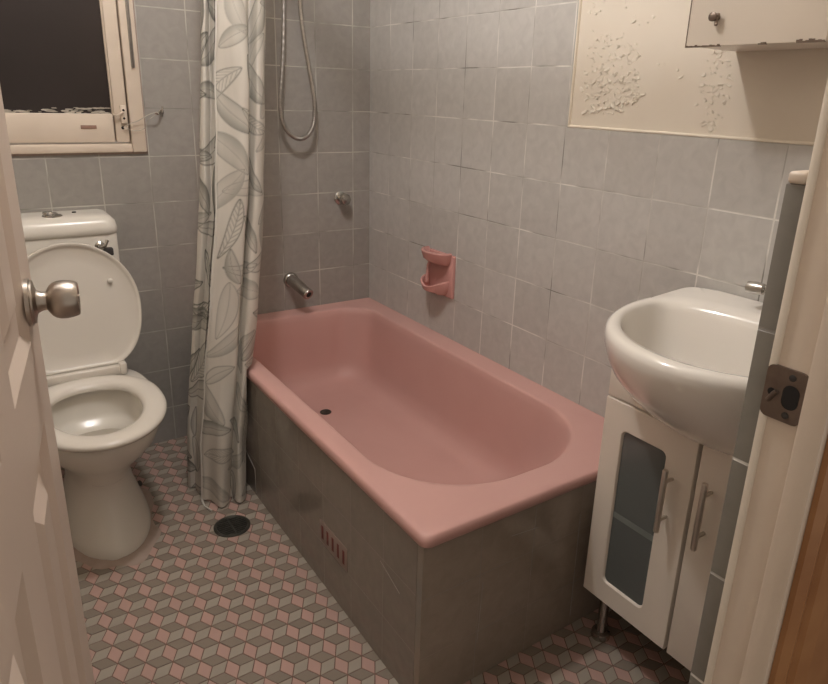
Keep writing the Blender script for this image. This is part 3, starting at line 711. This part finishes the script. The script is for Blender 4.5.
# leaf print in cloth space (s, z)
leaves = []
rl = random.Random(11)
for gz in range(0, 19):
    for gs in range(0, 7):
        cs = (gs + .5 + rl.uniform(-.35, .35)) * AL / 7; cz = (gz + .5 + rl.uniform(-.35, .35)) * ZT / 19
        leaves.append((cs, cz, rl.uniform(0, PI * 2), rl.uniform(.10, .19), rl.uniform(.22, .42), rl.choice((0, 1, 1, 2)), rl.uniform(.55, 1)))
def print_at(s_, z):
    v = 0.
    for cs, cz, an, ln, asp, kind, st_ in leaves:
        dx, dz = s_ - cs, z - cz
        if dx * dx + dz * dz > ln * ln * .3: continue
        ca, sa = math.cos(an), math.sin(an)
        u = (dx * ca + dz * sa) / ln; w = (-dx * sa + dz * ca) / ln + .35 * u * u - .04   # gently curved leaf
        if abs(u) > .5: continue
        hw = asp * .5 * (1 - (2 * u) ** 2) ** .8 * (1 - .35 * u) + 1e-4
        d = abs(w) / hw
        px = .0036 / ln
        edge = max(0, 1 - abs(abs(w) - hw) / px)
        rib = max(0, 1 - abs(w) / (px * .8))
        if d > 1.25 and edge == 0: continue
        k = .85 * edge + .7 * rib
        if d < 1:
            if kind == 1: k = max(k, .22 + .5 * max(0, w / hw) + .25 * max(0, -w / hw) ** 3)
            if kind == 2: k = max(k, .55 * abs(math.sin((u * 1.0 + abs(w) * 1.3) * 34)) ** 6)
            if kind == 0: k = max(k, .12 + .3 * max(0, -w / hw) ** 2)
        v = max(v, min(1, k) * st_)
    return v
bm = bmesh.new(); grid = []; vals = []
for j in range(NZ + 1):
    z = .006 + (ZT - .006) * j / NZ
    (cx,) = interp(axis, z)
    row = []
    flare = max(0, 1 - z / .35)
    for i, pv in enumerate(pl):
        sarc = arc[i]
        p_, q_ = pv.x, pv.y
        wav = .0035 * math.sin(sarc * 55 + z * 3.1) + .003 * math.sin(sarc * 24 - z * 7.3 + 1.2) + .002 * math.sin(z * 23 + sarc * 31)
        sc = .94 + .05 * math.sin(z * 2.1 + .5) + .04 * flare
        p_ = p_ * sc + wav * (1 if q_ > 0 else .5) * .6; skew = .85 * max(0, 1 - z / 1.2) ** 1.3; q_ = q_ + skew * (p_ if p_ < 0 else p_ * .55) - .012 * skew; q_ = q_ * (.95 + .1 * math.sin(z * 3.7)) + wav + .006 * math.sin(z * 5.2 + p_ * 40)
        if flare: q_ += flare * .014 * math.sin(p_ * 90); 
        x = cx + ux * p_ + qx * q_; y = -.455 + uy * p_ + qy * q_
        if z < .50:
            lim = BX - .012 - .004 * math.sin(z * 20)
            lim = lerp(lim, 1, max(0, (z - .455) / .045))
            if x > lim: x = lim + .15 * 0
        lift = .004 * math.sin(p_ * 60) + .006 * (1 + math.sin(p_ * 33 + 1)) if j == 0 else 0
        row.append(bm.verts.new((x, y, z))); vals.append(min(1, print_at(sarc, z) * (1 + .5 * (sarc > .55 * AL))))
    grid.append(row)
for a, b in zip(grid, grid[1:]):
    for i in range(NS - 1): bm.faces.new((a[i], a[i + 1], b[i + 1], b[i]))
me = bpy.data.meshes.new('cloth')
for f in bm.faces: f.smooth = True
bm.to_mesh(me); bm.free()
at = me.attributes.new('leafprint', 'FLOAT', 'POINT'); at.data.foreach_set('value', vals)
mc = mat('leaf print curtain cloth', (.70, .66, .57), .55); nt = mc.node_tree; b = nt.nodes['Principled BSDF']
an = nt.nodes.new('ShaderNodeAttribute'); an.attribute_name = 'leafprint'
n = nt.nodes.new('ShaderNodeTexNoise'); n.inputs['Scale'].default_value = 9; n.inputs['Detail'].default_value = 4
mm = nt.nodes.new('ShaderNodeMix'); mm.data_type = 'RGBA'; mm.inputs[6].default_value = (.69, .64, .575, 1); mm.inputs[7].default_value = (.57, .54, .47, 1)
nt.links.new(n.outputs['Fac'], mm.inputs[0])
m2 = nt.nodes.new('ShaderNodeMix'); m2.data_type = 'RGBA'; m2.inputs[7].default_value = (.105, .105, .085, 1)
nt.links.new(mm.outputs[2], m2.inputs[6]); nt.links.new(an.outputs['Fac'], m2.inputs[0]); nt.links.new(m2.outputs[2], b.inputs['Base Color'])
tr = nt.nodes.new('ShaderNodeBsdfTranslucent'); nt.links.new(m2.outputs[2], tr.inputs[0]); ms = nt.nodes.new('ShaderNodeMixShader'); ms.inputs[0].default_value = .12
nt.links.new(b.outputs[0], ms.inputs[1]); nt.links.new(tr.outputs[0], ms.inputs[2]); nt.links.new(ms.outputs[0], nt.nodes['Material Output'].inputs[0])
me.materials.append(mc)
cl = bpy.data.objects.new('cloth', me); COL.objects.link(cl); cl.parent = cur; cl.location = -cur.location
# hem: the stitched edge of the cloth, a cord that runs down the front and trails on the floor
bm = bmesh.new(); hp = []
for j in range(0, NZ + 1, 6):
    v = me.vertices[j * NS].co; hp.append(v.copy())
hp = hp[::-1]
foot = hp[-1]
hp += [Vector((foot.x - .002, foot.y - .014, .005)), Vector((foot.x - .004, foot.y - .042, .004)), Vector((foot.x + .008, foot.y - .078, .004))]
tube(bm, hp, [.0028 + .0006 * math.sin(i * 1.9) for i in range(len(hp))], 8)
obj('hem', bm, M['steelrod'], cur)['label'] = 'stitched pale hem'
for k in range(5):
    bm = bmesh.new(); y = -.40 - k * .028; lathe(bm, (-.63, y, 1.952), (0, 1, .1 * (k - 2)), [(-.0015, .024), (.0015, .024), (.0015, .020), (-.0015, .020), (-.0015, .024)], 20, cap0=False, cap1=False)
    obj('curtain_ring', bm, M['steelrod'], rod)

# ------------------------------------------------------------------ light
def lamp(name, kind, loc, energy, col, **k):
    l = bpy.data.lights.new(name, kind); l.energy = energy; l.color = col
    for a, b in k.items(): setattr(l, a, b)
    o = bpy.data.objects.new(name, l); COL.objects.link(o); o.location = loc; return o
lamp('ceiling_bulb', 'POINT', (-.90, -1.12, 2.27), 32.5, (1., .97, .97), shadow_soft_size=.045)
w = bpy.data.worlds.new('world'); S.world = w; w.use_nodes = True
w.node_tree.nodes['Background'].inputs[0].default_value = (1, .88, .76, 1); w.node_tree.nodes['Background'].inputs[1].default_value = .46

# ------------------------------------------------------------------ camera
yaw, pit, rol = -6.04760582e-01, -3.17458809e-01, 3.22458763e-02
cy, sy, cp, sp_, cr, sr = math.cos(yaw), math.sin(yaw), math.cos(pit), math.sin(pit), math.cos(rol), math.sin(rol)
f = Vector((-sy * cp, cy * cp, sp_)); ri = Vector((cy, sy, 0)); up = ri.cross(f)
r2 = ri * cr + up * sr; u2 = -ri * sr + up * cr
cam = bpy.data.cameras.new('camera'); co = bpy.data.objects.new('camera', cam); COL.objects.link(co)
co.matrix_world = Matrix(((r2.x, u2.x, -f.x, -1.3595), (r2.y, u2.y, -f.y, -2.3988), (r2.z, u2.z, -f.z, 1.2623), (0, 0, 0, 1)))
cam.sensor_width = 36; cam.lens = 672.936 / 828 * 36; cam.shift_x = (414 - 426.043) / 828; cam.shift_y = (317.193 - 342) / 828
cam.clip_start = .02
S.camera = co
S.view_settings.view_transform = 'Standard'; S.view_settings.look = 'None'; S.view_settings.gamma = 1; S.view_settings.use_curve_mapping = False
S.view_settings.exposure = 0.0
